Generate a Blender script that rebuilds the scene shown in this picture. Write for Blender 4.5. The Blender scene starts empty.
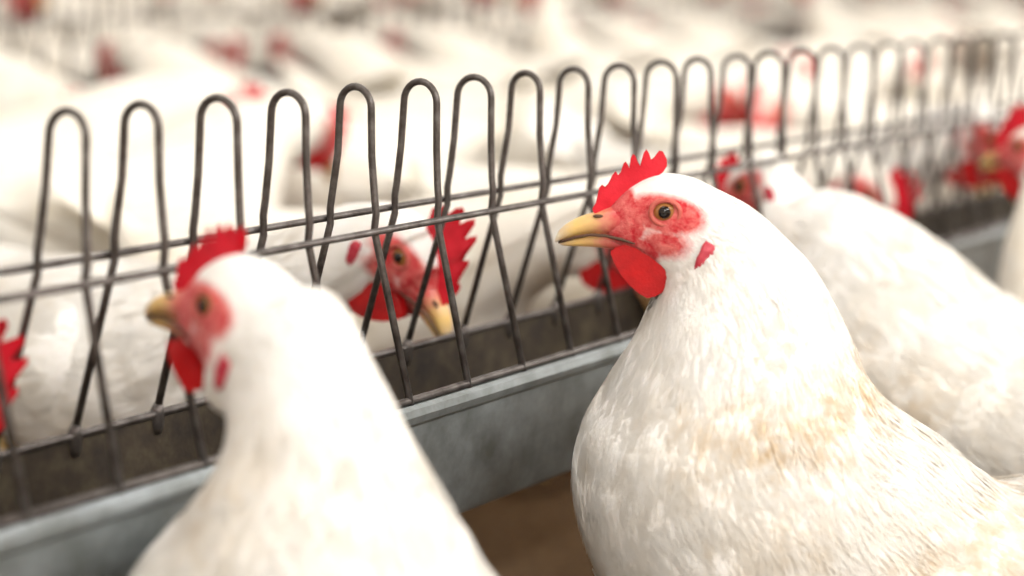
import bpy, bmesh, math, random
import numpy as np
from mathutils import Vector, Matrix, noise as mnoise

random.seed(7)
rng = np.random.default_rng(7)
scene = bpy.context.scene
COL = scene.collection

# ------------------------------------------------------------------ camera
LIP = 0.25                       # height of the trough lip above the litter
FPX = 1991.0                     # focal length in pixels of the 1024 px frame
PHI, TILT, ROLL = 0.5853, 0.1836, 0.0339
CAM = np.array([0.0, -0.6371, LIP + 0.2502])
F = np.array([math.cos(PHI) * math.cos(TILT), math.sin(PHI) * math.cos(TILT), -math.sin(TILT)])
R0 = np.array([math.sin(PHI), -math.cos(PHI), 0.0])
U0 = np.cross(R0, F)
R = math.cos(ROLL) * R0 + math.sin(ROLL) * U0
U = -math.sin(ROLL) * R0 + math.cos(ROLL) * U0
cam_data = bpy.data.cameras.new('camera')
cam_data.sensor_width = 36.0
cam_data.lens = 36.0 * FPX / 1024.0
cam_data.clip_start, cam_data.clip_end = 0.02, 60
cam_data.dof.use_dof = True
cam_data.dof.focus_distance = 1.05
cam_data.dof.aperture_fstop = 3.3
cam = bpy.data.objects.new('camera', cam_data)
COL.objects.link(cam)
M = Matrix.Identity(4)
for i in range(3):
    M[i][0], M[i][1], M[i][2], M[i][3] = R[i], U[i], -F[i], CAM[i]
cam.matrix_world = M
scene.camera = cam

# ------------------------------------------------------------------ world, exposure
w = bpy.data.worlds.new('world')
scene.world = w
w.use_nodes = True
w.node_tree.nodes['Background'].inputs[0].default_value = (1.0, 0.97, 0.92, 1)
w.node_tree.nodes['Background'].inputs[1].default_value = 0.4
scene.view_settings.view_transform = 'Standard'
scene.view_settings.look = 'None'
scene.view_settings.gamma = 1.0
scene.view_settings.exposure = -0.06
scene.view_settings.use_curve_mapping = False
try:
    scene.cycles.use_denoising = True
except Exception:
    pass
LAMP_W = 27.0


# ------------------------------------------------------------------ helpers
def project(P):
    v = np.asarray(P, float) - CAM
    z = v @ F
    return 512 + FPX * (v @ R) / z, 288 - FPX * (v @ U) / z, z


def ray(px, py):
    return F + R * (px - 512) / FPX - U * (py - 288) / FPX


def at_depth(px, py, z):
    return CAM + ray(px, py) * z


def tag(o, label=None, cat=None, group=None, kind=None):
    if label: o['label'] = label
    if cat: o['category'] = cat
    if group: o['group'] = group
    if kind: o['kind'] = kind
    return o


def empty(name, loc=(0, 0, 0), rz=0.0):
    o = bpy.data.objects.new(name, None)
    o.empty_display_size = 0.05
    COL.objects.link(o)
    o.location = loc
    o.rotation_euler = (0, 0, rz)
    return o


def mesh(name, verts, faces, mat, smooth=True):
    me = bpy.data.meshes.new(name)
    me.from_pydata([tuple(v) for v in verts], [], [tuple(f) for f in faces])
    me.materials.append(mat)
    if smooth:
        me.polygons.foreach_set('use_smooth', [True] * len(me.polygons))
    me.update()
    return me


def link(name, me, parent=None, loc=None):
    o = bpy.data.objects.new(name, me)
    COL.objects.link(o)
    if parent is not None:
        o.parent = parent
    if loc is not None:
        o.location = loc
    return o


def copy_tree(o, parent=None):
    c = o.copy()
    COL.objects.link(c)
    c.parent = parent
    for ch in list(o.children):
        copy_tree(ch, c)
    return c


def tube(pts, r, n=8, cap=True):
    """verts, faces of a tube along a polyline; r may be a list"""
    pts = [np.array(p, float) for p in pts]
    rs = r if hasattr(r, '__len__') else [r] * len(pts)
    V, Fc = [], []
    prev = None
    for i, p in enumerate(pts):
        a = pts[max(i - 1, 0)]; b = pts[min(i + 1, len(pts) - 1)]
        t = (b - a) / (np.linalg.norm(b - a) + 1e-12)
        if prev is None:
            ref = np.array([0, 0, 1.0]) if abs(t[2]) < 0.9 else np.array([1.0, 0, 0])
            u = np.cross(t, ref)
        else:
            u = prev - t * (prev @ t)
        u /= np.linalg.norm(u) + 1e-12
        prev = u
        v = np.cross(t, u)
        for k in range(n):
            a_ = 2 * math.pi * k / n
            V.append(p + rs[i] * (math.cos(a_) * u + math.sin(a_) * v))
    for i in range(len(pts) - 1):
        for k in range(n):
            k2 = (k + 1) % n
            Fc.append((i * n + k, i * n + k2, (i + 1) * n + k2, (i + 1) * n + k))
    if cap:
        Fc.append(tuple(range(n - 1, -1, -1)))
        m = (len(pts) - 1) * n
        Fc.append(tuple(range(m, m + n)))
    return V, Fc


def box(x0, x1, y0, y1, z0, z1):
    V = [(x, y, z) for x in (x0, x1) for y in (y0, y1) for z in (z0, z1)]
    Fc = [(0, 1, 3, 2), (4, 6, 7, 5), (0, 4, 5, 1), (2, 3, 7, 6), (0, 2, 6, 4), (1, 5, 7, 3)]
    return V, Fc


def join(parts):
    V, Fc = [], []
    for v, f in parts:
        n = len(V)
        V += list(v)
        Fc += [tuple(i + n for i in q) for q in f]
    return V, Fc


# ------------------------------------------------------------------ materials
def new_mat(name):
    m = bpy.data.materials.new(name)
    m.use_nodes = True
    nt = m.node_tree
    b = nt.nodes['Principled BSDF']
    return m, nt, b


def N(nt, t, **kw):
    n = nt.nodes.new(t)
    for k, v in kw.items():
        setattr(n, k, v)
    return n


def mixc(nt, fac, a, b):
    n = nt.nodes.new('ShaderNodeMix')
    n.data_type = 'RGBA'
    for sock, val in ((n.inputs[0], fac), (n.inputs[6], a), (n.inputs[7], b)):
        if isinstance(val, (tuple, list)):
            sock.default_value = (*val, 1) if len(val) == 3 else val
        elif isinstance(val, (int, float)):
            sock.default_value = val
        else:
            nt.links.new(val, sock)
    return n.outputs[2]


def mathn(nt, op, a, b=None, clamp=False):
    n = nt.nodes.new('ShaderNodeMath')
    n.operation = op
    n.use_clamp = clamp
    for s, v in ((n.inputs[0], a), (n.inputs[1], b)):
        if v is None: continue
        if isinstance(v, (int, float)): s.default_value = v
        else: nt.links.new(v, s)
    return n.outputs[0]


def noise_tex(nt, scale, detail=4, rough=0.6, vec=None):
    n = N(nt, 'ShaderNodeTexNoise')
    n.inputs['Scale'].default_value = scale
    n.inputs['Detail'].default_value = detail
    n.inputs['Roughness'].default_value = rough
    if vec is not None:
        nt.links.new(vec, n.inputs['Vector'])
    return n


def ramp(nt, fac, stops):
    n = N(nt, 'ShaderNodeValToRGB')
    e = n.color_ramp.elements
    while len(e) < len(stops): e.new(0.5)
    for i, (p, c) in enumerate(stops):
        e[i].position = p
        e[i].color = (*c, 1) if len(c) == 3 else c
    nt.links.new(fac, n.inputs[0])
    return n.outputs[0]


def bump(nt, b, height, strength, dist, prev=None):
    n = N(nt, 'ShaderNodeBump')
    n.inputs['Strength'].default_value = strength
    n.inputs['Distance'].default_value = dist
    nt.links.new(height, n.inputs['Height'])
    if prev is not None:
        nt.links.new(prev, n.inputs['Normal'])
    nt.links.new(n.outputs[0], b.inputs['Normal'])
    return n.outputs[0]


def plumage_mat(name, hero=True, thin=False):
    m, nt, b = new_mat(name)
    tc = N(nt, 'ShaderNodeTexCoord')
    uv = N(nt, 'ShaderNodeUVMap'); uv.uv_map = 'flow'
    mp = N(nt, 'ShaderNodeMapping')
    mp.inputs['Scale'].default_value = (900, 130, 1)
    nt.links.new(uv.outputs[0], mp.inputs[0])
    streak = noise_tex(nt, 1.0, 3, 0.6, mp.outputs[0])
    n1 = noise_tex(nt, 26, 5, 0.6, tc.outputs['Object'])
    n2 = noise_tex(nt, 90, 4, 0.65, tc.outputs['Object'])
    base = ramp(nt, n1.outputs[0], [(0.3, (0.80, 0.745, 0.63)), (0.5, (0.86, 0.825, 0.745)), (0.72, (0.88, 0.862, 0.805))] if not (hero or thin) else [(0.3, (0.83, 0.80, 0.745)), (0.5, (0.875, 0.86, 0.825)), (0.72, (0.89, 0.885, 0.868))])
    at = N(nt, 'ShaderNodeAttribute'); at.attribute_name = 'stain'
    sf = mathn(nt, 'MULTIPLY', at.outputs['Fac'], ramp(nt, n2.outputs[0], [(0.38, (0.1,) * 3), (0.62, (1,) * 3)]))
    c = mixc(nt, sf, base, (0.62, 0.42, 0.16))
    sk = N(nt, 'ShaderNodeAttribute'); sk.attribute_name = 'skin'
    n3 = noise_tex(nt, 420, 3, 0.7, tc.outputs['Object'])
    n4 = noise_tex(nt, 190, 4, 0.7, tc.outputs['Object'])
    nn = mathn(nt, 'MULTIPLY', mathn(nt, 'SUBTRACT', n3.outputs[0], 0.5), 0.9)
    s2 = mathn(nt, 'ADD', sk.outputs['Fac'], mathn(nt, 'MULTIPLY', nn, mathn(nt, 'MULTIPLY', sk.outputs['Fac'], 1.0)))
    s3 = ramp(nt, s2, [(0.12, (0,) * 3), (0.75, (1,) * 3)])
    red = mixc(nt, ramp(nt, n4.outputs[0], [(0.35, (0,) * 3), (0.65, (1,) * 3)]), (0.55, 0.018, 0.03), (0.74, 0.19, 0.17))
    c = mixc(nt, s3, c, red)
    nt.links.new(c, b.inputs['Base Color'])
    b.inputs['Roughness'].default_value = 0.72
    b.inputs['Specular IOR Level'].default_value = 0.25
    b.inputs['Sheen Weight'].default_value = 0.12
    if hero:
        b.inputs['Subsurface Weight'].default_value = 0.25
        b.inputs['Subsurface Radius'].default_value = (1.0, 0.85, 0.7)
        b.inputs['Subsurface Scale'].default_value = 0.006
    p = bump(nt, b, streak.outputs[0], 0.22, 0.0012)
    p = bump(nt, b, n1.outputs[0], 0.35, 0.006, p)
    bump(nt, b, mathn(nt, 'MULTIPLY', n4.outputs[0], sk.outputs['Fac']), 0.8, 0.0016, p)
    if thin:
        tr = N(nt, 'ShaderNodeBsdfTranslucent')
        nt.links.new(c, tr.inputs['Color'])
        mx = N(nt, 'ShaderNodeMixShader')
        mx.inputs[0].default_value = 0.42
        nt.links.new(b.outputs[0], mx.inputs[1]); nt.links.new(tr.outputs[0], mx.inputs[2])
        nt.links.new(mx.outputs[0], nt.nodes['Material Output'].inputs['Surface'])
    return m


def flesh_mat(name, c1, c2, rough=0.42, sss=0.15):
    m, nt, b = new_mat(name)
    tc = N(nt, 'ShaderNodeTexCoord')
    n1 = noise_tex(nt, 110, 4, 0.6, tc.outputs['Object'])
    n2 = noise_tex(nt, 900, 3, 0.6, tc.outputs['Object'])
    nt.links.new(ramp(nt, n1.outputs[0], [(0.3, c1), (0.7, c2)]), b.inputs['Base Color'])
    b.inputs['Roughness'].default_value = rough
    b.inputs['Specular IOR Level'].default_value = 0.35
    b.inputs['Subsurface Weight'].default_value = sss
    b.inputs['Subsurface Radius'].default_value = (1, 0.2, 0.1)
    b.inputs['Subsurface Scale'].default_value = 0.003
    bump(nt, b, n2.outputs[0], 0.35, 0.0006)
    return m


def metal_mat(name, c1, c2, c3, metallic, rough, scale=60, bs=0.2):
    m, nt, b = new_mat(name)
    tc = N(nt, 'ShaderNodeTexCoord')
    n1 = noise_tex(nt, scale, 6, 0.65, tc.outputs['Object'])
    n2 = noise_tex(nt, scale * 6, 4, 0.6, tc.outputs['Object'])
    nt.links.new(ramp(nt, n1.outputs[0], [(0.32, c1), (0.52, c2), (0.7, c3)]), b.inputs['Base Color'])
    b.inputs['Metallic'].default_value = metallic
    nt.links.new(mathn(nt, 'ADD', mathn(nt, 'MULTIPLY', n2.outputs[0], 0.25), rough - 0.12), b.inputs['Roughness'])
    bump(nt, b, n2.outputs[0], bs, 0.0005)
    return m


def plain_mat(name, c, rough=0.6, **kw):
    m, nt, b = new_mat(name)
    tc = N(nt, 'ShaderNodeTexCoord')
    n1 = noise_tex(nt, kw.get('scale', 40), 4, 0.6, tc.outputs['Object'])
    k = kw.get('var', 0.85)
    nt.links.new(ramp(nt, n1.outputs[0], [(0.3, tuple(x * k for x in c)), (0.7, c)]), b.inputs['Base Color'])
    b.inputs['Roughness'].default_value = rough
    if kw.get('bump'):
        bump(nt, b, n1.outputs[0], kw['bump'], 0.002)
    return m


MAT_PLUM = plumage_mat('white_plumage')
MAT_PLUM_BG = plumage_mat('white_plumage_flock', hero=False)
MAT_FEATHER = plumage_mat('thin_white_feather', False, True)
MAT_COMB = flesh_mat('red_comb', (0.60, 0.008, 0.022), (0.76, 0.018, 0.04))
MAT_WATTLE = flesh_mat('red_wattle', (0.36, 0.002, 0.005), (0.54, 0.006, 0.008), 0.38)
MAT_LOBE = flesh_mat('ear_lobe', (0.40, 0.008, 0.03), (0.62, 0.10, 0.13), 0.5)
MAT_LID = flesh_mat('eyelid', (0.48, 0.07, 0.06), (0.64, 0.17, 0.13), 0.5)
MAT_IRIS = flesh_mat('eye_iris', (0.26, 0.10, 0.025), (0.42, 0.19, 0.06), 0.15, 0)
MAT_PUPIL = plain_mat('eye_pupil', (0.006, 0.004, 0.004), 0.06, var=0.9)
MAT_NOSTRIL = plain_mat('nostril', (0.10, 0.05, 0.03), 0.7)
MAT_SHANK = plain_mat('shank_skin', (0.72, 0.50, 0.20), 0.55, scale=150, bump=0.3)


def beak_mat():
    m, nt, b = new_mat('horn_beak')
    tc = N(nt, 'ShaderNodeTexCoord')
    at = N(nt, 'ShaderNodeAttribute'); at.attribute_name = 'tip'
    n1 = noise_tex(nt, 260, 4, 0.6, tc.outputs['Object'])
    f = mathn(nt, 'ADD', at.outputs['Fac'], mathn(nt, 'MULTIPLY', mathn(nt, 'SUBTRACT', n1.outputs[0], 0.5), 0.35))
    nt.links.new(ramp(nt, f, [(0.06, (0.60, 0.07, 0.07)), (0.24, (0.68, 0.24, 0.16)), (0.42, (0.70, 0.42, 0.17)), (0.66, (0.78, 0.53, 0.18)), (0.88, (0.70, 0.52, 0.30)), (1.0, (0.82, 0.74, 0.58))]), b.inputs['Base Color'])
    b.inputs['Roughness'].default_value = 0.38
    b.inputs['Subsurface Weight'].default_value = 0.1
    b.inputs['Subsurface Scale'].default_value = 0.002
    bump(nt, b, n1.outputs[0], 0.25, 0.0008)
    return m


MAT_BEAK = beak_mat()
MAT_WIRE = metal_mat('bare_steel_wire', (0.055, 0.046, 0.042), (0.12, 0.107, 0.10), (0.19, 0.175, 0.17), 0.7, 0.42, 90)
MAT_GALV = metal_mat('galvanised_sheet', (0.15, 0.165, 0.16), (0.23, 0.255, 0.26), (0.31, 0.345, 0.365), 0.5, 0.40, 35)
MAT_INNER = metal_mat('trough_inside_shade', (0.018, 0.012, 0.008), (0.04, 0.028, 0.016), (0.075, 0.06, 0.034), 0.1, 0.7, 60, 0.5)  # shade inside the trough is put into this dark brown


def feed_mat():
    m, nt, b = new_mat('mash_feed')
    tc = N(nt, 'ShaderNodeTexCoord')
    n1 = noise_tex(nt, 30, 4, 0.6, tc.outputs['Object'])
    n2 = noise_tex(nt, 450, 4, 0.7, tc.outputs['Object'])
    c = mixc(nt, n1.outputs[0], (0.055, 0.042, 0.016), (0.12, 0.095, 0.042))
    c = mixc(nt, ramp(nt, n2.outputs[0], [(0.5, (0,) * 3), (0.7, (1,) * 3)]), c, (0.19, 0.145, 0.065))
    nt.links.new(c, b.inputs['Base Color'])
    b.inputs['Roughness'].default_value = 0.9
    bump(nt, b, n2.outputs[0], 0.8, 0.003)
    return m


def litter_mat():
    m, nt, b = new_mat('wood_shaving_litter')
    tc = N(nt, 'ShaderNodeTexCoord')
    n1 = noise_tex(nt, 6, 6, 0.65, tc.outputs['Object'])
    n2 = noise_tex(nt, 160, 5, 0.7, tc.outputs['Object'])
    c = mixc(nt, n1.outputs[0], (0.085, 0.042, 0.015), (0.16, 0.085, 0.032))
    c = mixc(nt, ramp(nt, n2.outputs[0], [(0.45, (0,) * 3), (0.68, (1,) * 3)]), c, (0.24, 0.145, 0.06))
    nt.links.new(c, b.inputs['Base Color'])
    b.inputs['Roughness'].default_value = 0.95
    bump(nt, b, n2.outputs[0], 0.9, 0.008)
    return m


MAT_FEED = feed_mat()
MAT_LITTER = litter_mat()
MAT_WALL = plain_mat('painted_wall', (0.80, 0.77, 0.70), 0.8, scale=3, var=0.94)
MAT_CEIL = plain_mat('white_ceiling_sheet', (0.86, 0.85, 0.82), 0.7, scale=3, var=0.96)
MAT_HOUSING = plain_mat('lamp_housing', (0.75, 0.75, 0.75), 0.5)
m_, nt_, b_ = new_mat('lamp_diffuser')
b_.inputs['Emission Color'].default_value = (1, 0.96, 0.9, 1)
b_.inputs['Emission Strength'].default_value = 6
MAT_DIFF = m_

# ------------------------------------------------------------------ the house
X0, X1, Y0, Y1, HC = -3.5, 13.0, -4.5, 9.5, 2.7
nx, ny = 120, 100
V, Fc = [], []
for j in range(ny + 1):
    for i in range(nx + 1):
        x = X0 + (X1 - X0) * i / nx; y = Y0 + (Y1 - Y0) * j / ny
        V.append((x, y, -0.012 + 0.010 * mnoise.noise(Vector((x * 3, y * 3, 0)))))
for j in range(ny):
    for i in range(nx):
        a = j * (nx + 1) + i
        Fc.append((a, a + 1, a + nx + 2, a + nx + 1))
tag(link('floor', mesh('floor', V, Fc, MAT_LITTER)), 'brown wood-shaving litter covering the floor of the hen house', kind='structure')
for nm, bx in (('wall_left', (X0 - .15, X0, Y0 - .15, Y1 + .15, -.1, HC)), ('wall_right', (X1, X1 + .15, Y0 - .15, Y1 + .15, -.1, HC)),
               ('wall_front', (X0, X1, Y0 - .15, Y0, -.1, HC)), ('wall_back', (X0, X1, Y1, Y1 + .15, -.1, HC))):
    tag(link(nm, mesh(nm, *box(*bx), MAT_WALL, False)), 'plain cream painted wall of the hen house', kind='structure')
tag(link('ceiling', mesh('ceiling', *box(X0 - .15, X1 + .15, Y0 - .15, Y1 + .15, HC, HC + .12), MAT_CEIL, False)), 'white sheeted ceiling of the hen house', kind='structure')

hm = mesh('lamp_housing', *box(-.62, .62, -.16, .16, -.05, 0), MAT_HOUSING, False)
dm = mesh('lamp_diffuser', *box(-.6, .6, -.14, .14, -.066, -.05), MAT_DIFF, False)
hanger_m = mesh('hanger', *tube([(0, 0, 0), (0, 0, HC - 2.05)], .003, 6), MAT_HOUSING)
for i, lx in enumerate((-2.0, 0.4, 2.8, 5.2, 7.6, 10.5)):
    for j, (ly, lz, lk) in enumerate(((-2.4, 2.05, 3.6), (0.3, HC, .56), (2.8, HC, .56), (6.0, HC, .7))):
        t = tag(empty('ceiling_lamp', (lx, ly, lz)), 'long white ceiling lamp over the flock of hens', 'lamp', 'ceiling lamps above the flock')
        link('housing', hm, t)
        link('diffuser', dm, t)
        ld = bpy.data.lights.new('lamp_light', 'AREA')
        ld.shape = 'RECTANGLE'; ld.size, ld.size_y = 1.2, 0.28
        ld.energy = LAMP_W * lk
        if lz < HC:  # added fill row, hung low and strong to light the hens' fronts
            for hx_ in (-.5, .5):
                link('hanger', hanger_m, t, (hx_, 0, 0))
            t['label'] = 'added white fill lamp hung on wires behind the camera'; t['group'] = 'added fill lamps hung over the near alley'
        ld.color = (1.0, 0.978, 0.945)
        lo = bpy.data.objects.new('lamp_light', ld)
        COL.objects.link(lo)
        lo.parent = t
        lo.location = (0, 0, -0.075)


# ------------------------------------------------------------------ feeder lines
WL, HT, RZ, RE = 0.0395, 0.1622, 0.0891, 0.0185
WR = 0.00195
PITCH = 0.0525


def trough_mesh(x0, x1):
    out = [(-.0395, .000), (-.0425, .0005), (-.0455, -.001), (-.0468, -.0045), (-.0455, -.0085), (-.0425, -.0105), (-.0405, -.0115),
           (-.0345, -.070), (-.031, -.0745)]
    inn = [(-.030, -.0725), (-.0332, -.069), (-.0390, -.010), (-.0392, -.004)]
    half_out = out
    sec = half_out + [(-y, z) for y, z in reversed(half_out)] + [(-y, z) for y, z in reversed(inn)] + inn
    # order: outer left to outer right, then inner right back to inner left
    n = len(sec)
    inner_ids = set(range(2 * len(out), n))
    xs = np.arange(x0, x1 + 1e-6, 0.25)
    V = [(x, y, z + LIP) for x in xs for y, z in sec]
    Fc, mi = [], []
    for i in range(len(xs) - 1):
        for k in range(n):
            k2 = (k + 1) % n
            Fc.append((i * n + k, (i + 1) * n + k, (i + 1) * n + k2, i * n + k2))
            mi.append(1 if (k in inner_ids or k2 in inner_ids) else 0)  # rim top takes the painted shade colour too
    Fc.append(tuple(range(n))); mi.append(0)
    Fc.append(tuple(range(len(xs) * n - 1, (len(xs) - 1) * n - 1, -1))); mi.append(0)
    me = mesh('trough', V, Fc, MAT_GALV)
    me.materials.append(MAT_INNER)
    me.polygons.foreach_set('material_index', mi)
    try:
        me.set_sharp_from_angle(angle=math.radians(35))
    except Exception:
        pass
    return me


def hairpin_mesh(seed, n=8):
    rd = random.Random(seed)
    a = 0.0108 + rd.uniform(-.0008, .0008)
    lx = rd.uniform(-.002, .002)
    pts = []
    zb = 0.103 + rd.uniform(-.002, .002)
    hb = 0.0150
    top = HT - a
    pts.append((0, WL + .001, .000)); pts.append((0, RE - WR - .0018, RZ)); pts.append((lx * .3, hb + .0004, zb - .004)); pts.append((lx * .4, hb - .0008, zb + .004))
    pts.append((lx * .8, a + .001, zb + .5 * (top - zb)))
    for k in range(0, 13):
        t = math.pi * k / 12
        pts.append((lx, a * math.cos(t), top + a * math.sin(t)))
    pts.append((lx * .8, -a - .001, zb + .5 * (top - zb)))
    pts.append((lx * .4, -hb + .0008, zb + .004)); pts.append((lx * .3, -hb - .0004, zb - .004)); pts.append((0, -RE + WR + .0018, RZ)); pts.append((0, -WL - .001, .000))
    P = tube(pts, WR, n)
    hook = tube([(0, WL + .001, -.008), (0, WL + .0003, -.004), (0, WL, .003), (0, WL - .001, .0075)], [.0028, .0036, .0036, .0022], n)
    return mesh('hairpin_wire', *join([P, hook]), MAT_WIRE)


HP = [hairpin_mesh(s) for s in range(9)]


def feeder(yc, x_start, count, xa, xb, label, seed, tops=None):
    root = tag(empty('feeder_line', (0, yc, 0)), label, 'feeder')
    link('trough', trough_mesh(xa, xb), root)
    rd = random.Random(seed)
    for nm, y, z, r in (('near_rail', -RE, RZ, .0019), ('far_rail', RE, RZ + .0025, .0019), ('lip_wire', -WL + .0002, .0022, .0022), ('lip_wire', WL - .0002, .0022, .0022)):
        pts = [(x, y + rd.uniform(-.0004, .0004), z + LIP + rd.uniform(-.0005, .0005)) for x in np.arange(xa, xb + .01, .21)]
        o = link(nm if 'rail' not in nm else 'rail', mesh(nm, *tube(pts, r, 8), MAT_WIRE), root)
    for i in range(count):
        o = link('hairpin_wire', HP[rd.randrange(9)], root, (x_start + PITCH * i + rd.uniform(-.0015, .0015), 0, LIP))
        o.rotation_euler = (0, rd.uniform(-.015, .015), rd.uniform(-.05, .05))
        if tops and i in tops:
            o.rotation_euler = tops[i]
    x = xa + .35
    while x < xb:
        V, Fc = join([box(x - .012, x + .012, -.05, -.047, .0, LIP - .03), box(x - .012, x + .012, .047, .05, .0, LIP - .03), box(x - .012, x + .012, -.05, .05, LIP - .080, LIP - .0755)])
        link('stand', mesh('stand', V, Fc, MAT_GALV, False), root)
        x += 1.6
    return root


XS = 0.5997
feeder(0.0, XS - 4 * PITCH, 90, -0.2, 5.2, 'galvanised feed trough with sharp steel hairpin grille in the foreground', 3,
       {4: (0.0, .055, 0.0)})
FY2 = 1.42
feeder(FY2, 1.0, 120, 0.6, 8.0, 'blurred feed trough with wire grille across the background behind the hens', 5)
for yc, xa, xb, lab in ((0.0, -0.2, 5.2, 'olive brown ground feed lying in the foreground trough'), (FY2, 0.6, 8.0, 'brown ground feed lying in the far background trough')):
    xs = np.arange(xa + .01, xb - .01, .012)
    V, Fc = [], []
    ys = np.linspace(-.0355, .0355, 9)
    for x in xs:
        for k, y in enumerate(ys):
            h = .006 * mnoise.noise(Vector((x * 22, y * 22, 1))) + .003 * mnoise.noise(Vector((x * 90, y * 90, 4)))
            V.append((x, yc + y, LIP - .046 + h))
    for i in range(len(xs) - 1):
        for k in range(8):
            a = i * 9 + k
            Fc.append((a, a + 9, a + 10, a + 1))
    tag(link('ground_feed', mesh('ground_feed', V, Fc, MAT_FEED)), lab, 'feed', kind='stuff')


# ------------------------------------------------------------------ hens
# head, in head coordinates (metres): x forward, z up, origin at the eye
HEAD = [((.0285, -.003), (.0272, -.019), .0065), ((.0225, .0055), (.021, -.0245), .0105), ((.012, .0140), (.012, -.0285), .0145),
        ((.000, .0180), (.004, -.0335), .0178), ((-.014, .0165), (.000, -.040), .0205), ((-.027, .011), (.0012, -.0455), .0240)]


def zm(px, py):
    """pixel of the enlarged head study (3.2x, origin 520,130) -> head coordinates"""
    return (-((520 + px / 3.2) - 663) / 1933.0, -((130 + py / 3.2) - 208) / 1933.0)


class Loft:
    """body surface: cross-sections joined smoothly from head to tail"""
    def __init__(self, secs):
        self.C = np.array([[(a[0] + b[0]) / 2, (a[1] + b[1]) / 2, (a[0] - b[0]) / 2, (a[1] - b[1]) / 2, w] for a, b, w in secs])
        d = np.sqrt(((self.C[1:, :2] - self.C[:-1, :2]) ** 2).sum(1)) + 0.004
        self.t = np.concatenate([[0], np.cumsum(d)])
        m = np.zeros_like(self.C)
        h = np.diff(self.t)[:, None]
        dl = np.diff(self.C, axis=0) / h
        m[1:-1] = (dl[:-1] * h[1:] + dl[1:] * h[:-1]) / (h[1:] + h[:-1])
        m[0], m[-1] = dl[0], dl[-1]
        self.m = m

    def sec(self, t):
        t = np.clip(np.asarray(t, float), 0, self.t[-1])
        i = np.clip(np.searchsorted(self.t, t, side='right') - 1, 0, len(self.t) - 2)
        h = self.t[i + 1] - self.t[i]
        u = ((t - self.t[i]) / h)[..., None]
        h = h[..., None]
        h00 = 2 * u ** 3 - 3 * u ** 2 + 1; h10 = u ** 3 - 2 * u ** 2 + u; h01 = -2 * u ** 3 + 3 * u ** 2; h11 = u ** 3 - u ** 2
        return h00 * self.C[i] + h10 * h * self.m[i] + h01 * self.C[i + 1] + h11 * h * self.m[i + 1]

    def P(self, t, th):
        c = self.sec(t)
        ct, st = np.cos(th), np.sin(th)
        return np.stack([c[..., 0] + c[..., 2] * ct, c[..., 4] * st, c[..., 1] + c[..., 3] * ct], -1)

    def frame(self, t, th, e=1e-3):
        dt = (self.P(t + e, th) - self.P(t - e, th)) / (2 * e)
        dth = (self.P(t, th + e) - self.P(t, th - e)) / (2 * e)
        n = np.cross(dt, dth)
        n /= np.linalg.norm(n, axis=-1, keepdims=True) + 1e-12
        c = self.P(t, th); s = self.sec(t)
        out = c - np.stack([s[..., 0], 0 * s[..., 0], s[..., 1]], -1)
        flip = np.sign((n * out).sum(-1, keepdims=True)); flip[flip == 0] = 1
        return dt, dth, n * flip


def gnoise(P, scale, seed=0.0):
    return np.array([mnoise.noise(Vector((p[0] * scale + seed, p[1] * scale, p[2] * scale))) for p in P])


def skin_mask(hx, hz, ay):
    """1 on bare red facial skin, in head coordinates"""
    def ell(cx, cz, rx, rz, rot=0.0):
        c, s = math.cos(rot), math.sin(rot)
        x, z = hx - cx, hz - cz
        return 1 - np.sqrt(((x * c + z * s) / rx) ** 2 + ((-x * s + z * c) / rz) ** 2)
    m = np.maximum.reduce([ell(.000, -.001, .0255, .0118, .10), ell(.021, -.008, .015, .0135), ell(.014, -.021, .016, .0085, .2), ell(.024, .004, .012, .010), .55 * ell(.000, -.016, .019, .011)])
    return np.clip(m * 2.4, 0, 1)


def set_attr(me, name, vals):
    a = me.attributes.new(name, 'FLOAT', 'POINT')
    a.data.foreach_set('value', np.asarray(vals, dtype=np.float32))


def set_uv(me, uv):
    lay = me.uv_layers.new(name='flow')
    idx = np.empty(len(me.loops), dtype=np.int32)
    me.loops.foreach_get('vertex_index', idx)
    lay.data.foreach_set('uv', np.asarray(uv, dtype=np.float32)[idx].ravel())


def outward(P, q, nrm):
    fn = np.cross(P[q[:, 2]] - P[q[:, 0]], P[q[:, 3]] - P[q[:, 1]])
    bad = (fn * nrm[q[:, 0]]).sum(1) < 0
    q = q.copy()
    q[bad] = q[bad][:, ::-1]
    return q


def smooth_normals(me, target, k):
    """feathers take most of their shading direction from the body they lie on"""
    own = np.empty(len(me.vertices) * 3, dtype=np.float32)
    me.vertices.foreach_get('normal', own)
    own = own.reshape(-1, 3)
    sg = np.sign((own * target).sum(1, keepdims=True)); sg[sg == 0] = 1
    n = own * sg * (1 - k) + target * k
    n /= np.linalg.norm(n, axis=1, keepdims=True) + 1e-9
    me.normals_split_custom_set_from_vertices([tuple(v) for v in n])


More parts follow.
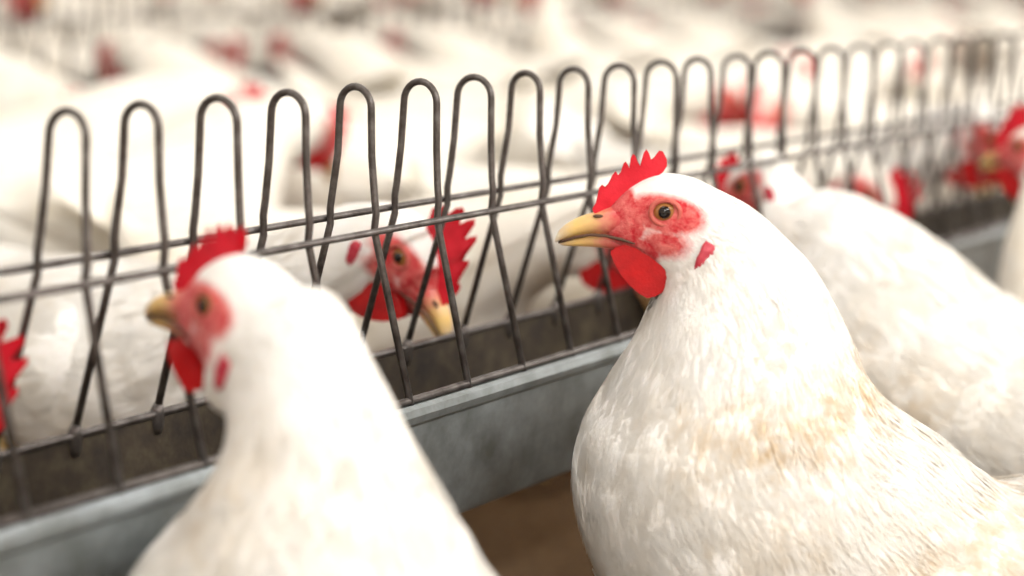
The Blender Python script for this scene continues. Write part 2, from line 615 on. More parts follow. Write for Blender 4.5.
def blade(outline, thick, curve=0.0, inset=.0016):
    """flat fleshy blade (comb, wattle) in the x-z plane with a thin rim and a thicker middle"""
    bm = bmesh.new()
    vs = [bm.verts.new((x, 0, z)) for x, z in outline]
    f = bm.faces.new(vs)
    bm.normal_update()
    if f.normal.y > 0:
        f.normal_flip()
    bmesh.ops.inset_region(bm, faces=[f], thickness=inset, use_even_offset=False)
    core = f
    cv = set(core.verts)
    for v in cv:
        v.co.y = -thick
    faces = list(bm.faces)
    bmesh.ops.triangulate(bm, faces=[core], ngon_method='BEAUTY')
    bmesh.ops.subdivide_edges(bm, edges=[e for e in bm.edges if e.calc_length() > .006], cuts=1, use_grid_fill=False)
    geom = list(bm.verts) + list(bm.edges) + list(bm.faces)
    d = bmesh.ops.duplicate(bm, geom=geom)
    nf = [g for g in d['geom'] if isinstance(g, bmesh.types.BMFace)]
    nv = [g for g in d['geom'] if isinstance(g, bmesh.types.BMVert)]
    for v in nv: v.co.y = -v.co.y
    bmesh.ops.reverse_faces(bm, faces=nf)
    bmesh.ops.remove_doubles(bm, verts=bm.verts, dist=1e-6)
    bmesh.ops.triangulate(bm, faces=bm.faces)
    for v in bm.verts:
        v.co.y += curve * mnoise.noise(Vector((v.co.x * 60, 0.3, v.co.z * 60)))
    V = [tuple(v.co) for v in bm.verts]
    bm.verts.index_update()
    Fc = [tuple(v.index for v in f.verts) for f in bm.faces]
    bm.free()
    return V, Fc


COMB_A = [(232, 262), (243, 240), (247, 215), (252, 192), (260, 182), (270, 190), (280, 178), (292, 150), (302, 138), (310, 150), (318, 140), (326, 112), (333, 106), (341, 118), (345, 128), (348, 96), (354, 80), (361, 84), (371, 106), (379, 118),
          (388, 78), (396, 64), (404, 74), (413, 98), (422, 90), (438, 67), (450, 70), (462, 92), (463, 112), (452, 132), (432, 148), (440, 168), (400, 200), (350, 240), (300, 300), (255, 300)]
COMB_B = [(228, 262), (236, 230), (240, 190), (250, 172), (262, 178), (270, 160), (284, 120), (298, 112), (308, 128), (318, 112), (330, 70), (345, 62), (356, 84), (366, 92), (378, 50), (395, 40), (408, 66), (418, 84),
          (440, 50), (462, 48), (470, 80), (486, 100), (520, 88), (530, 104), (505, 140), (470, 165), (440, 180), (400, 205), (350, 245), (300, 300), (255, 300)]
WATTLE_A = [(292, 388), (306, 372), (335, 362), (372, 372), (415, 392), (455, 422), (482, 448), (492, 462), (484, 484), (462, 508), (438, 522), (414, 527), (388, 514), (356, 488), (328, 456), (306, 420)]
UPPER = [((117, 360), (119, 372), .0010), ((124, 340), (128, 368), .0022), ((142, 318), (146, 362), .0038), ((170, 298), (174, 352), .0052), ((205, 281), (208, 343), .0064), ((245, 268), (250, 340), .0078), ((285, 250), (300, 344), .0094), ((320, 240), (345, 350), .0105)]
LOWER = [((132, 372), (138, 381), .0012), ((148, 358), (152, 383), .0026), ((180, 344), (184, 383), .0038), ((225, 334), (228, 383), .0050), ((275, 332), (276, 386), .0064), ((325, 346), (322, 392), .0078), ((365, 352), (350, 394), .0085)]


def hen_meshes(key, secs, head, pitch, hs, res, nfeather=0, mat=None, comb=COMB_A, stains=(), seed=1, legx=(.0, .0), comb_s=1.0, comb_lean=0.0, wattle_s=1.0, wing_t=None, wing_h=.011, crown=0.0):
    """all part meshes of one kind of hen; secs run from the neck to the tail in hen coordinates"""
    cp, sp = math.cos(pitch), math.sin(pitch)

    def h2(x, z):
        return (head[0] + hs * (x * cp - z * sp), head[1] + hs * (x * sp + z * cp))

    def to_head(P):
        dx, dz = (P[:, 0] - head[0]) / hs, (P[:, 2] - head[1]) / hs
        return dx * cp + dz * sp, -dx * sp + dz * cp
    cz = (0, .002, .004, .0065, .0085, .0095)
    hsec = [(h2(a[0], a[1] + crown * cz[i]), h2(*b), w * hs) for i, (a, b, w) in enumerate(HEAD)]
    c0 = h2(.030, -.012)
    e1, e2 = secs[-2], secs[-1]
    ec = np.array([(e2[0][k] + e2[1][k]) / 2 for k in (0, 1)])
    ed = ec - np.array([(e1[0][k] + e1[1][k]) / 2 for k in (0, 1)])
    ec = ec + ed / np.linalg.norm(ed) * .012
    L = Loft([(c0, c0, .0005)] + hsec + list(secs) + [((ec[0], ec[1] + .002), (ec[0], ec[1] - .002), .003)])
    nT, nA = res
    T = L.t[-1]
    th_head = L.t[len(HEAD)]
    # finer steps on the head
    tt = np.concatenate([np.linspace(0, th_head, int(nT * .45), endpoint=False), np.linspace(th_head, T, nT - int(nT * .45))])
    aa = np.linspace(0, 2 * math.pi, nA, endpoint=False)
    TT, AA = np.meshgrid(tt, aa, indexing='ij')
    P = L.P(TT, AA).reshape(-1, 3)
    _, _, Nn = L.frame(TT, AA)
    Nn = Nn.reshape(-1, 3)
    grow = np.clip((TT.reshape(-1) - th_head) / .06, 0, 1)
    lump = .0035 * gnoise(P, 16, seed) + .0016 * gnoise(P, 48, seed + 5)
    P = P + Nn * (lump * grow)[:, None]
    Fc = []
    for i in range(nT - 1):
        for k in range(nA):
            k2 = (k + 1) % nA
            Fc.append((i * nA + k, i * nA + k2, (i + 1) * nA + k2, (i + 1) * nA + k))
    Fc.append(tuple((nT - 1) * nA + k for k in range(nA)))
    me = mesh('body', P, Fc, mat)
    hx, hz = to_head(P)
    skin = skin_mask(hx, hz, P[:, 1]) * (TT.reshape(-1) < th_head * 1.02)
    set_attr(me, 'skin', skin)

    def stain_of(P, t):
        s = np.zeros(len(P))
        for cx, cz, r, k in stains:
            s = np.maximum(s, k * np.exp(-((P[:, 0] - cx) ** 2 + (P[:, 2] - cz) ** 2) / r ** 2))
        s = s + .14 * np.clip(gnoise(P, 9, seed + 20) + .05, 0, 1) * np.clip((t - th_head) / .08, 0, 1)
        return np.clip(s, 0, 1)
    set_attr(me, 'stain', stain_of(P, TT.reshape(-1)))
    set_uv(me, np.stack([AA.reshape(-1) * .06, TT.reshape(-1)], -1))
    out = {'body': me}

    # ---- wing: a folded pad lying on the flank
    tw0, tw1 = wing_t if wing_t else (T * .50, T * .93)

    def wing_height(t, a):
        u = (t - tw0) / (tw1 - tw0)
        uc = np.clip(u, 0, 1)
        e = np.clip(1 - uc / .2, 0, 1) ** 2
        up = .62 + .10 * uc + .35 * e
        lo = 1.78 - .75 * uc ** 1.6 - .45 * e
        av = np.abs((a + math.pi) % (2 * math.pi) - math.pi)
        v = (av - up) / (lo - up)
        ok = (u > 0) & (u < 1) & (v > 0) & (v < 1)
        vc = np.clip(v, 0, 1)
        prof = np.sin(math.pi * vc) ** .55 * np.clip(uc / .12, 0, 1) ** .6 * np.clip((1 - uc) / .1, 0, 1) ** .5
        return np.where(ok, -.003 + wing_h * prof, -.003), ok, up, lo
    def wing(side):
        n1, n2 = 34, 18
        u_ = np.linspace(0, 1, n1)
        tg = tw0 + (tw1 - tw0) * u_
        _, _, up, lo = wing_height(tg, np.zeros(n1))
        vg = np.linspace(0, 1, n2)
        ag = up[:, None] + (lo - up)[:, None] * vg[None]
        tg = np.repeat(tg[:, None], n2, 1)
        h, _, _, _ = wing_height(tg, ag)
        row = .0016 * (((u_[:, None] * 7 + .6 * vg[None]) % 1.0) - .5) * np.clip(u_ * 4, 0, 1)[:, None] * (h > 0.002)
        p = L.P(tg, ag * side); _, _, nn = L.frame(tg, ag * side)
        lw = (.0035 * gnoise(p.reshape(-1, 3), 16, seed) + .0016 * gnoise(p.reshape(-1, 3), 48, seed + 5)).reshape(n1, n2)
        V = list((p + nn * (h + row + lw - .001)[..., None]).reshape(-1, 3))
        Fw = []
        for i in range(n1 - 1):
            for k in range(n2 - 1):
                q = (i * n2 + k, i * n2 + k + 1, (i + 1) * n2 + k + 1, (i + 1) * n2 + k)
                Fw.append(q if side > 0 else q[::-1])
        m2 = mesh('wing', V, Fw, mat)
        V = np.array(V)
        set_attr(m2, 'skin', np.zeros(len(V)))
        set_attr(m2, 'stain', stain_of(V, np.full(len(V), T * .7)))
        set_uv(m2, [((k / n2) * .12, (i / n1) * .2) for i in range(n1) for k in range(n2)])
        return m2
    out['wing_r'], out['wing_l'] = wing(-1), wing(1)

    # ---- loose feathers
    if nfeather:
        ts, as_, ln, wd = [], [], [], []
        r2 = np.random.default_rng(seed)
        t = th_head * .62
        while t < T * .985:
            s = L.sec(np.array([t]))[0]
            half = math.hypot(s[2], s[3]); per = 2 * math.pi * math.sqrt((half ** 2 + s[4] ** 2) / 2)
            g = min(1.0, max(0.0, (t - th_head * .62) / .17))
            fl = .006 + .024 * g
            fw = .0032 + .0085 * g
            n = max(6, int(per / (fw * .78)))
            off = r2.uniform(0, 6.28)
            for k in range(n):
                ts.append(t + r2.uniform(-.3, .3) * fl); as_.append(off + 2 * math.pi * (k + r2.uniform(-.3, .3)) / n)
                ln.append(fl * r2.uniform(.85, 1.2)); wd.append(fw * r2.uniform(.85, 1.2))
            t += fl * .30
        ts, as_, ln, wd = map(np.array, (ts, as_, ln, wd))
        P0 = L.P(ts, as_)
        hx, hz = to_head(P0)
        keep = (skin_mask(hx, hz, 0) < .08) | (ts > th_head)
        keep &= ~((ts < th_head * 1.0) & (hx > .013))
        keep &= ~((((hx + .017) / .0075) ** 2 + ((hz + .0185) / .012) ** 2 < 1) & (ts < th_head * 1.5))
        ts, as_, ln, wd = ts[keep], as_[keep], ln[keep], wd[keep]
        dt, dth, _ = L.frame(ts, as_)
        st = np.linalg.norm(dt, axis=-1) + 1e-6; sa = np.linalg.norm(dth, axis=-1) + 1e-3
        rot = r2.uniform(-.22, .22, len(ts))
        us = np.array([0, .3, .62, .86, 1.0]); wu = np.array([.35, .85, 1.0, .72, .12])
        vs = np.array([-1, 0, 1.])
        lift = r2.uniform(.00015, .0005, len(ts)) * np.clip(ln / .02, .35, 1.2)
        grid = []
        for u, wv in zip(us, wu):
            for v in vs:
                du = ln * u; dv = wd * .5 * wv * v
                t2 = ts + (du * np.cos(rot)) / st
                a2 = as_ + (dv + du * np.sin(rot)) / sa
                p = L.P(t2, a2); _, _, nn = L.frame(t2, a2)
                gr = np.clip((t2 - th_head) / .06, 0, 1)
                h = -.0006 + lift * (.2 + 1.25 * u) - .0007 * abs(v) * (ln / .03)
                grid.append((p, nn, h, gr))
        Pall = np.stack([g[0] for g in grid], 1); Nall = np.stack([g[1] for g in grid], 1); Hall = np.stack([g[2] for g in grid], 1); G = np.stack([g[3] for g in grid], 1)
        Pf = Pall.reshape(-1, 3)
        cen = Pall[:, 7]
        lumpc = .0035 * gnoise(cen, 16, seed) + .0016 * gnoise(cen, 48, seed + 5)
        Hall = Hall + lumpc[:, None] * G
        # feathers lying over the wing ride on it
        Pf = (Pall + Nall * Hall[..., None])
        Pf = Pf + Nall * np.clip(wing_height(ts, as_)[0], 0, 1)[:, None, None]
        Pf = Pf.reshape(-1, 3)
        nF = len(ts)
        base = np.arange(nF)[:, None] * 15
        quads = []
        for i in range(4):
            for k in range(2):
                a = i * 3 + k
                quads.append(np.stack([base[:, 0] + a, base[:, 0] + a + 1, base[:, 0] + a + 4, base[:, 0] + a + 3], -1))
        quads = np.concatenate(quads, 0)
        quads = outward(Pf, quads, Nall.reshape(-1, 3))
        m3 = mesh('plumage', Pf, quads.tolist(), MAT_FEATHER)
        set_attr(m3, 'skin', np.zeros(len(Pf)))
        tint = np.repeat(r2.uniform(0, 1, nF) ** 5 * .35, 15)
        set_attr(m3, 'stain', np.clip(np.repeat(stain_of(cen, ts), 15) + tint * .5, 0, 1))
        smooth_normals(m3, Nall.reshape(-1, 3), .9)
        uvl = np.tile(np.array([(v * .006, u * .02) for u in us for v in vs]), (nF, 1)) + np.repeat(r2.uniform(0, 3, (nF, 2)), 15, 0)
        set_uv(m3, uvl)
        out['plumage'] = m3
        # fine loose barbs that make the plumage look downy
        nb = int(nfeather)
        tb_ = th_head * .7 + (T * .98 - th_head * .7) * r2.uniform(0, 1, nb * 3)
        sc_ = L.sec(tb_)
        per = np.hypot(np.hypot(sc_[:, 2], sc_[:, 3]), sc_[:, 4])
        kp = r2.uniform(0, per.max(), nb * 3) < per + .02
        tb_ = tb_[kp][:nb]
        ab_ = r2.uniform(0, 2 * math.pi, len(tb_))
        P0 = L.P(tb_, ab_); hx, hz = to_head(P0)
        kp = (skin_mask(hx, hz, 0) < .35) | (tb_ > th_head)
        kp &= ~((tb_ < th_head) & (hx > .016))
        tb_, ab_, P0 = tb_[kp], ab_[kp], P0[kp]
        g = np.clip((tb_ - th_head * .7) / .17, 0, 1)
        ln = (.005 + .012 * g) * r2.uniform(.7, 1.3, len(tb_)); wd = .0007 + .0011 * g
        dt, dth, _ = L.frame(tb_, ab_)
        st = np.linalg.norm(dt, axis=-1) + 1e-6; sa = np.linalg.norm(dth, axis=-1) + 1e-3
        rot = r2.normal(0, .28, len(tb_)); lf = r2.uniform(.0001, .0006, len(tb_)) * (.4 + .6 * g)
        lumpc = (.0035 * gnoise(P0, 16, seed) + .0016 * gnoise(P0, 48, seed + 5)) * np.clip((tb_ - th_head) / .06, 0, 1)
        wl = np.clip(wing_height(tb_, ab_)[0], 0, 1)
        G2 = []; N2 = []
        for u, wv in ((0, .6), (.55, 1.0), (1, .12)):
            for v in (-1, 1):
                t2 = tb_ + ln * u * np.cos(rot) / st
                a2 = ab_ + (wd * .5 * wv * v + ln * u * np.sin(rot)) / sa
                p = L.P(t2, a2); _, _, nn = L.frame(t2, a2)
                G2.append(p + nn * (lumpc + wl + .0001 + lf * u)[:, None]); N2.append(nn)
        G2 = np.stack(G2, 1).reshape(-1, 3); N2 = np.stack(N2, 1).reshape(-1, 3)
        b0 = np.arange(len(tb_)) * 6
        qd = np.concatenate([np.stack([b0, b0 + 1, b0 + 3, b0 + 2], -1), np.stack([b0 + 2, b0 + 3, b0 + 5, b0 + 4], -1)])
        qd = outward(G2, qd, N2)
        m4 = mesh('down', G2, qd.tolist(), MAT_FEATHER)
        set_attr(m4, 'skin', np.zeros(len(G2)))
        set_attr(m4, 'stain', np.repeat(stain_of(P0, tb_) * .8, 6))
        set_uv(m4, np.repeat(r2.uniform(0, 3, (len(tb_), 2)), 6, 0))
        smooth_normals(m4, N2, .9)
        out['down'] = m4

    # ---- comb, wattles, beak, eyes, lobes
    def place(V, y0=0.0, s=1.0, lean=0.0):
        r = []
        for x, y, z in V:
            px, pz = h2(x * s, z * s)
            r.append((px, y0 + y * hs * s + lean * max(0, z), pz))
        return r
    cv, cf = blade([zm(*p) for p in comb], .0023, .0012)
    # combs grow from the crown: scale about the crown line
    cv = [(x, y, .014 + (z - .014) * (comb_s if z > .014 else 1) + crown * .0045) for x, y, z in cv]
    out['comb'] = mesh('comb', place(cv, 0, 1, comb_lean), cf, MAT_COMB)
    wv_, wf = blade([zm(*p) for p in WATTLE_A], .0020, .0015, .0022)
    a0 = zm(330, 375)
    wv_ = [(a0[0] + (x - a0[0]) * wattle_s, y, a0[1] + (z - a0[1]) * wattle_s) for x, y, z in wv_]
    for sd, nm in ((-1, 'wattle_r'), (1, 'wattle_l')):
        out[nm] = mesh('wattle', [(x, sd * hs * .0132 + y, z) for x, y, z in place(wv_)], wf, MAT_WATTLE)
    for nm, secs_ in (('upper_beak', UPPER), ('lower_beak', LOWER)):
        sc = [(zm(*a), zm(*b), w_ * 1.0) for a, b, w_ in secs_]
        tip = ((sc[0][0][0] + sc[0][1][0]) / 2 + .0006, (sc[0][0][1] + sc[0][1][1]) / 2)
        Lb = Loft([(tip, tip, .0001)] + sc)
        n1, n2 = 24, 16
        t_, a_ = np.meshgrid(np.linspace(0, Lb.t[-1], n1), np.linspace(0, 2 * math.pi, n2, endpoint=False), indexing='ij')
        Pb = Lb.P(t_, a_).reshape(-1, 3)
        fb = [(i * n2 + k, i * n2 + (k + 1) % n2, (i + 1) * n2 + (k + 1) % n2, (i + 1) * n2 + k) for i in range(n1 - 1) for k in range(n2)]
        fb.append(tuple((n1 - 1) * n2 + k for k in range(n2)))
        mb = mesh(nm, place(Pb), fb, MAT_BEAK)
        set_attr(mb, 'tip', np.clip((Pb[:, 0] - .022) / .034, 0, 1))
        out[nm] = mb

    for sd, q in ((-1, 'r'), (1, 'l')):
        pts = [(*zm(128, 373), sd * .0012), (*zm(150, 361), sd * .0034), (*zm(180, 349), sd * .0050), (*zm(225, 338), sd * .0066), (*zm(275, 338), sd * .0084), (*zm(325, 346), sd * .0104), (*zm(368, 356), sd * .0128)]
        V, f = tube([(x, y, z) for x, z, y in pts], [.0004, .0008, .0009, .0009, .0009, .0009, .0004], 6)
        out['mouth_' + q] = mesh('mouth_line', place(V), f, MAT_NOSTRIL)

    def ellipsoid(c, r, n=16, m=10):
        Vv, Ff = [], []
        for i in range(m + 1):
            t = math.pi * i / m
            for k in range(n):
                a = 2 * math.pi * k / n
                Vv.append((c[0] + r[0] * math.sin(t) * math.cos(a), c[1] + r[1] * math.cos(t), c[2] + r[2] * math.sin(t) * math.sin(a)))
        for i in range(m):
            for k in range(n):
                Ff.append((i * n + k, i * n + (k + 1) % n, (i + 1) * n + (k + 1) % n, (i + 1) * n + k))
        return Vv, Ff
    for sd, q in ((-1, 'r'), (1, 'l')):
        V, f = ellipsoid((0, sd * .0116, 0), (.0072, .0078, .0068), 20, 14)
        out['eye_' + q] = mesh('eye', place(V), f, MAT_IRIS)
        V, f = ellipsoid((0.0003, sd * .0176, 0.0002), (.0036, .0021, .0036), 16, 10)
        out['pupil_' + q] = mesh('pupil', place(V), f, MAT_PUPIL)
        ring = [(.0074 * math.cos(a), sd * (.0170 - .0008 * math.cos(a)), .0064 * math.sin(a)) for a in np.linspace(0, 2 * math.pi, 29)]
        V, f = tube(ring, .0014, 8, False)
        out['eyelid_' + q] = mesh('eyelid', place(V), f, MAT_LID)
        tq, aq = np.meshgrid(np.linspace(0, th_head * 1.4, 60), np.linspace(.05, math.pi - .05, 40), indexing='ij')
        Pq = L.P(tq, aq).reshape(-1, 3)
        qx, qz = to_head(Pq)
        near = np.argsort((qx + .0195) ** 2 + (qz + .0205) ** 2)[:6]
        ly = float(np.median(np.abs(Pq[near, 1]))) / hs
        V, f = ellipsoid((-.0195, sd * (ly - .0004), -.0205), (.0044, .0022, .0092), 16, 10)
        V = [(-.0195 + (x + .0195) * (1 + .5 * mnoise.noise(Vector((x * 300, 2.0, z * 260)))), y - sd * .0006 * (1 + 2 * mnoise.noise(Vector((x * 500, 7.0, z * 500)))), -.0205 + (z + .0205) * (1 + .3 * mnoise.noise(Vector((x * 300, 5.0, z * 200))))) for x, y, z in V]
        V = [(x + (z + .0205) * -.28, y, z) for x, y, z in V]
        out['lobe_' + q] = mesh('ear_lobe', place(V), f, MAT_LOBE)
        V, f = ellipsoid((.0335, sd * .0058, -.0045), (.0030, .0018, .0009), 12, 8)
        out['nostril_' + q] = mesh('nostril', place(V), f, MAT_NOSTRIL)

    # ---- legs with toes
    for sd, q in ((-1, 'r'), (1, 'l')):
        x, y = legx[0], sd * .055
        parts = [tube([(x - .005, y, .17), (x - .02, y, .10), (x - .008, y, .05), (x, y, .012)], [.020, .010, .0072, .0075], 10)]
        for ang in (-.45, 0, .45):
            parts.append(tube([(x, y, .012), (x + .03 * math.cos(ang), y + .03 * math.sin(ang), .010), (x + .06 * math.cos(ang), y + .06 * math.sin(ang), .005), (x + .07 * math.cos(ang), y + .07 * math.sin(ang), .001)], [.006, .0055, .0045, .0015], 8))
        parts.append(tube([(x, y, .012), (x - .025, y, .006), (x - .035, y, .001)], [.005, .004, .0015], 8))
        out['leg_' + q] = mesh('leg', *join(parts), MAT_SHANK)
    # ---- tail: a small fan of stiff quills
    tc = np.array([L.C[-1][0], L.C[-1][1]])
    tb = np.array([L.C[-3][0], L.C[-3][1]])
    dr = (tc - tb) / np.linalg.norm(tc - tb)
    parts = []
    for k in range(7):
        a = (k - 3) * .13
        o = np.array([tc[0] - dr[0] * .06, (k - 3) * .006, tc[1] - dr[1] * .06])
        d3 = np.array([dr[0] * math.cos(a), math.sin(a), dr[1] * math.cos(a) - .02])
        sdv = np.cross(d3, [0, 0, 1.]); sdv /= np.linalg.norm(sdv)
        Vq = []
        for u, wq in ((0, .004), (.35, .011), (.75, .013), (.95, .009), (1, .002)):
            p = o + d3 * (.13 - .01 * abs(k - 3)) * u
            Vq += [p - sdv * wq + [0, 0, -.004], p + [0, 0, .002 + .0006 * (3 - abs(k - 3))], p + sdv * wq + [0, 0, -.004]]
        parts.append((Vq, [(i * 3 + j, i * 3 + j + 1, i * 3 + j + 4, i * 3 + j + 3) for i in range(4) for j in range(2)]))
    Vt, Ft = join(parts)
    mt = mesh('tail', Vt, Ft, mat)
    set_attr(mt, 'skin', np.zeros(len(Vt))); set_attr(mt, 'stain', np.full(len(Vt), .15)); set_uv(mt, [(v[1], v[0]) for v in Vt])
    out['tail'] = mt
    return out


def hen_object(ms, loc, rz, label, group=None, full=True, scale=1.0):
    root = tag(empty('hen', loc, rz), label, 'hen', group)
    root.scale = (scale,) * 3
    body = link('body', ms['body'], root)
    if 'plumage' in ms:
        tag(link('plumage', ms['plumage'], root), kind='stuff')
        tag(link('down', ms['down'], root), kind='stuff')
    for q in 'rl':
        link('wing', ms['wing_' + q], root)
        link('leg', ms['leg_' + q], root)
        link('wattle', ms['wattle_' + q], root)
        e = link('eye', ms['eye_' + q], root)
        if full:
            link('pupil', ms['pupil_' + q], e)
            link('eyelid', ms['eyelid_' + q], e)
            link('ear_lobe', ms['lobe_' + q], root)
    link('comb', ms['comb'], root)
    ub = link('upper_beak', ms['upper_beak'], root)
    if full:
        for q in 'rl':
            link('nostril', ms['nostril_' + q], ub)
    lb = link('lower_beak', ms['lower_beak'], root)
    if full:
        for q in 'rl':
            link('mouth_line', ms['mouth_' + q], lb)
    if 'tail' in ms:
        link('tail', ms['tail'], root)
    return root


# ---- the hens one can tell apart: profile read in the upright plane each one stands in
def posed_hen(eye_px, eye_z, yaw, eye_x, px_secs, m_secs, hs, pitch, label, res=(120, 56), feathers=12000, comb=COMB_A, stains_px=(), seed=1, **kw):
    """yaw: how far the hen faces away from the camera, 0 = pure profile looking left"""
    E = at_depth(eye_px[0], eye_px[1], eye_z)
    Fh = np.array([math.cos(PHI), math.sin(PHI), 0]); Rh = R0
    d = -Rh * math.cos(yaw) + Fh * math.sin(yaw)
    nrm = np.array([-d[1], d[0], 0])
    base = np.array([E[0], E[1], 0]) - d * eye_x

    def pl(px, py):
        r = ray(px, py)
        t = ((E - CAM) @ nrm) / (r @ nrm)
        P = CAM + r * t
        return ((P - base) @ d, P[2])
    secs = [(pl(a[0], a[1]), pl(b[0], b[1]), w_) for a, b, w_ in px_secs] + list(m_secs)
    st = [(*pl(a, b), r_, k_) for a, b, r_, k_ in stains_px]
    ms = hen_meshes('h', secs, (eye_x, E[2]), pitch, hs, res, feathers, MAT_PLUM, comb, st, seed, **kw)
    print('HEN', label, 'base', base.round(3), 'eye z', E[2].round(3), 'secs', [tuple(np.round(s[0] + s[1], 3)) for s in secs])
    return hen_object(ms, tuple(base), math.atan2(d[1], d[0]), label)


BODY_M = [((-.06, .275), (-.06, .125), .096), ((-.13, .27), (-.12, .155), .080), ((-.18, .27), (-.165, .205), .048), ((-.215, .275), (-.205, .255), .014)]

posed_hen((663, 208), 1.03, 0.0, .17,
          [((745, 203), (652, 300), .033), ((803, 258), (634, 338), .049), ((846, 332), (606, 386), .068), ((872, 384), (581, 436), .086),
           ((940, 436), (584, 545), .100), ((1010, 488), (660, 660), .106)],
          [((-.075, .215), (-.03, .085), .100), ((-.14, .205), (-.11, .105), .082), ((-.20, .20), (-.18, .15), .045), ((-.235, .205), (-.225, .185), .014)],
          1.0, 0.0, 'sharply focused white hen in profile with small red comb, standing right of centre', res=(200, 72), feathers=26000, seed=3,
          stains_px=((745, 395, .018, .75), (800, 388, .022, .8), (850, 372, .02, .7), (700, 400, .02, .4), (900, 535, .03, .6), (980, 510, .03, .5), (770, 480, .02, .3), (760, 540, .03, .35)))

posed_hen((237, 302), 0.84, 0.68, .17,
          [((322, 292), (246, 420), .026), ((350, 345), (250, 442), .029), ((372, 405), (240, 474), .036), ((392, 460), (205, 522), .047), ((416, 515), (170, 580), .062)],
          [((.045, .225), (.105, .13), .084), ((-.02, .205), (.03, .085), .096), ((-.09, .205), (-.05, .085), .094), ((-.15, .20), (-.12, .12), .07), ((-.20, .20), (-.19, .165), .03), ((-.22, .205), (-.215, .19), .012)],
          1.03, .08, 'out-of-focus white hen at lower left, nearest the camera, facing the grille', res=(150, 64), seed=9, comb=COMB_A, crown=.35, wattle_s=.75, comb_s=1.0,
          stains_px=((300, 480, .03, .25),))

posed_hen((752, 185), 1.42, 0.585, .25,
          [((797, 182), (762, 228), .031), ((826, 188), (776, 268), .044), ((858, 198), (800, 325), .060), ((902, 226), (836, 400), .080), ((962, 274), (896, 465), .094), ((1030, 318), (966, 515), .098)],
          [((-.10, .235), (-.08, .10), .085), ((-.16, .23), (-.14, .15), .06), ((-.20, .235), (-.195, .20), .02)],
          1.0, -.66, 'white hen behind the focused hen, pushing its head between the grille wires', res=(130, 56), seed=14,
          stains_px=((900, 340, .03, .35), (960, 380, .03, .4)))

# ------------------------------------------------------------------ the flock
ALERT = [((.118, .355), (.178, .285), .036), ((.085, .315), (.178, .225), .058), ((.055, .29), (.165, .17), .082), ((.01, .275), (.10, .115), .100)] + BODY_M
STAND = [((.125, .345), (.172, .275), .038), ((.10, .315), (.165, .225), .060), ((.06, .29), (.14, .16), .086), ((.00, .278), (.05, .112), .102)] + BODY_M
FEED = [((.212, .318), (.200, .25), .034), ((.170, .318), (.165, .225), .050), ((.110, .305), (.135, .17), .078), ((.03, .283), (.065, .12), .100)] + BODY_M
KINDS = {
    'alert': hen_meshes('a', ALERT, (.168, .400), 0.10, 1.0, (70, 28), 0, MAT_PLUM_BG, COMB_A, (), 21, comb_s=1.1),
    'stand': hen_meshes('s', STAND, (.165, .378), -0.10, 1.0, (70, 28), 0, MAT_PLUM_BG, COMB_B, (), 22, comb_s=1.15),
    'feed': hen_meshes('f', FEED, (.262, .285), -0.95, 1.0, (70, 28), 0, MAT_PLUM_BG, COMB_B, (), 23, comb_s=1.25, wattle_s=1.15, legx=(-.085, 0)),
}
PECK = [((.212, .345), (.192, .262), .034), ((.170, .330), (.160, .225), .050), ((.110, .305), (.135, .17), .078), ((.03, .283), (.065, .12), .100)] + BODY_M
KINDS['feed_near'] = hen_meshes('f', FEED, (.262, .295), -0.85, 1.0, (90, 36), 6000, MAT_PLUM, COMB_B, (), 26, comb_s=1.5, wattle_s=1.3)
KINDS['tan'] = hen_meshes('s', STAND, (.165, .378), -0.10, 1.0, (90, 36), 8000, MAT_PLUM, COMB_B, ((-.05, .20, .06, .8), (-.12, .22, .05, .8), (.05, .2, .05, .6), (-.02, .25, .03, .5)), 27, comb_s=1.15)
KINDS['peck'] = hen_meshes('p', PECK, (.262, .318), -0.80, 1.08, (90, 36), 6000, MAT_PLUM, COMB_B, (), 24, comb_s=1.7, wattle_s=1.35, legx=(-.07, 0))
del KINDS['tan']['tail']      # its tail is folded away into the rump
placed = []      # circles of hens already standing


def circles(x, y, rz):
    return [(x + math.cos(rz) * k, y + math.sin(rz) * k, r) for k, r in ((-.12, .088), (0, .10), (.09, .09), (.19, .045))]


def put(kind, x, y, rz, label, group=None, full=False, scale=1.0):
    placed.append(circles(x, y, rz))
    return hen_object(KINDS[kind], (x, y, 0), rz, label, group, full, scale)


UP, DN = math.pi / 2, -math.pi / 2
# far side of the foreground trough
put('peck', 0.972, 0.318, DN - .03, 'white hen with large red comb pecking through the grille at centre', full=True, scale=.935)
put('feed_near', 0.479, 0.285, DN + .35, 'white hen cut off by the left edge, red face behind the grille', full=True)
put('tan', 0.685, 0.385, UP + .25, 'white hen with tan-stained rump turned towards the left end of the trough', full=True, scale=.86)
put('feed', 1.165, 0.30, DN + .05, 'white hen with lowered pink face behind the beak of the focused hen', full=True)
put('feed', 1.53, 0.28, DN, 'white hen feeding low behind the grille at the far right', full=True)
put('feed', 2.05, 0.30, DN + .1, 'white hen feeding beyond the trough, close to the right edge', full=True)
put('peck', 1.77, 0.255, DN - .1, 'white hen with raised red head behind the grille at right', full=True)
# near side, right edge
put('stand', 1.455, -0.262, UP - .3, 'white hen with red comb cut off by the right edge of the photo', full=True, scale=.90)
LOOPS = [75, 143, 222, 293, 358, 420, 474, 525, 572, 618, 659, 697, 734, 769, 802, 835, 862, 888, 912, 938, 963, 985, 1008]
ORD = 'first second third fourth fifth sixth seventh eighth ninth tenth eleventh twelfth thirteenth fourteenth fifteenth sixteenth seventeenth eighteenth nineteenth twentieth twenty-first twenty-second twenty-third'.split()
far_hens = []


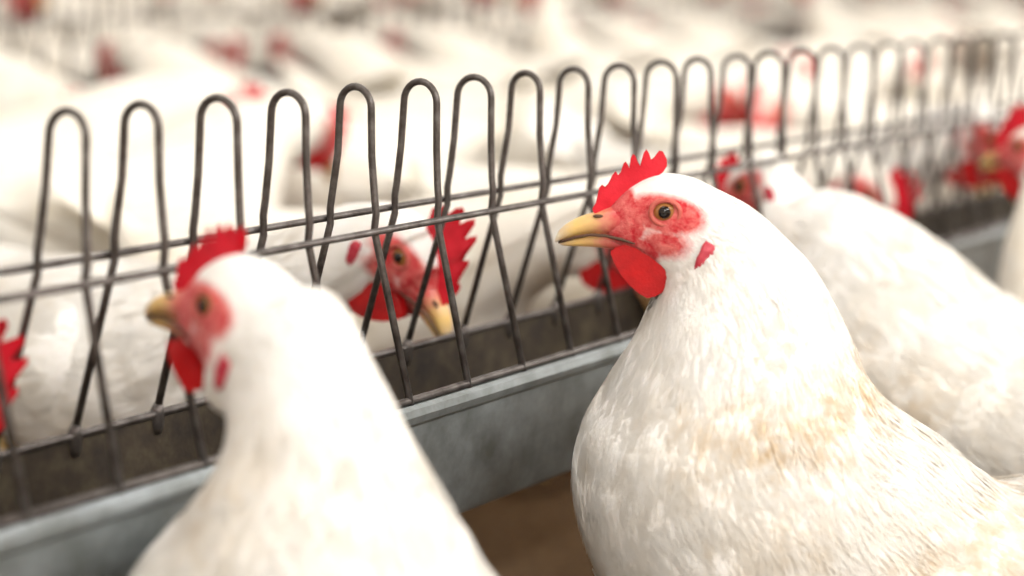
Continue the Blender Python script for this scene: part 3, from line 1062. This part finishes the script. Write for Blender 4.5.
def name_by_loop(hens, text):
    """single each blurred hen out by the foreground wire loop it is seen through"""
    by = {}
    for o in hens:
        px, py, z = project((o.location.x, o.location.y, .27))
        if 0 < px < 1024 and py > -25:
            k = min(range(len(LOOPS)), key=lambda q: abs(LOOPS[q] - px))
            by.setdefault(k, []).append((z, o))
    for k, lst in by.items():
        lst.sort(key=lambda q: q[0])
        for n_, (z, o) in enumerate(lst):
            w_ = '' if len(lst) == 1 else ('nearest ' if n_ == 0 else 'farthest ' if n_ == len(lst) - 1 else 'middle ')
            o['label'] = w_ + text + ', behind the ' + ORD[k] + ' wire loop from left'


# far trough, near side and far side
near_hens = []
for x, k in ((1.72, 'feed'), (2.03, 'feed'), (2.44, 'feed'), (2.70, 'feed'), (3.0, 'stand'), (3.28, 'feed'), (3.55, 'feed'), (4.12, 'stand'), (4.42, 'feed'), (4.75, 'feed'), (5.2, 'feed'), (5.7, 'stand')):
    near_hens.append(put(k, x, FY2 - .27, UP + random.uniform(-.12, .12), 'white hen feeding on the near side of the far trough', 'hens on the near side of the far trough'))
for x, k in ((1.72, 'feed'), (1.98, 'stand'), (2.34, 'feed'), (2.62, 'stand'), (2.86, 'feed'), (3.12, 'stand'), (3.4, 'feed'), (3.7, 'feed'), (4.05, 'stand'), (4.45, 'feed'), (4.9, 'stand'), (5.4, 'feed'), (6.0, 'feed'), (6.6, 'stand')):
    far_hens.append(put(k, x, FY2 + .28, DN + random.uniform(-.12, .12), 'white hen feeding on the far side of the far trough', 'hens on the far side of the far trough'))


name_by_loop(near_hens, "blurred hen on far trough's near side")
name_by_loop(far_hens, "blurred hen on far trough's far side")


def fits(c):
    for q in placed:
        if (q[1][0] - c[1][0]) ** 2 + (q[1][1] - c[1][1]) ** 2 > .25: continue
        for a in q:
            for b in c:
                if (a[0] - b[0]) ** 2 + (a[1] - b[1]) ** 2 < (a[2] + b[2]) ** 2:
                    return False
    return True


def scatter(ya, yb, xa, xb, n, label, group, pm=160, zmax=8.6, mix=(.03, .17, .80)):
    tries = 0; k = 0; hens = []
    while k < n and tries < 9000:
        tries += 1
        x, y, rz = random.uniform(xa, xb), random.uniform(ya, yb), random.uniform(0, 2 * math.pi)
        px, py, z = project((x, y, .25))
        if z < .3 or z > zmax or px < -pm or px > 1024 + pm: continue
        c = circles(x, y, rz)
        lim = [q[1] for q in c]
        if min(lim) < ya - .02 or max(lim) > yb + .02: continue
        if not fits(c): continue
        kind = random.choices(('alert', 'stand', 'feed'), mix)[0]
        head = (x + .22 * math.cos(rz), y + .22 * math.sin(rz))
        hens.append(put(kind, x, y, rz, label, group, scale=random.uniform(.95, 1.05))); k += 1
    return hens


random.seed(11)
n1 = scatter(0.42, FY2 - .42, 0.2, 6.0, 60, 'white hen in the blurred crowd between the two troughs', 'hens between the two troughs', mix=(0, 0, 1))
n2 = scatter(FY2 + .50, 6.0, 1.0, 8.0, 130, 'white hen in the blurred crowd beyond the far trough', 'hens beyond the far trough')
name_by_loop(n1, 'blurred hen between the two troughs')
print('FLOCK', len(n1), len(n2), len(placed))
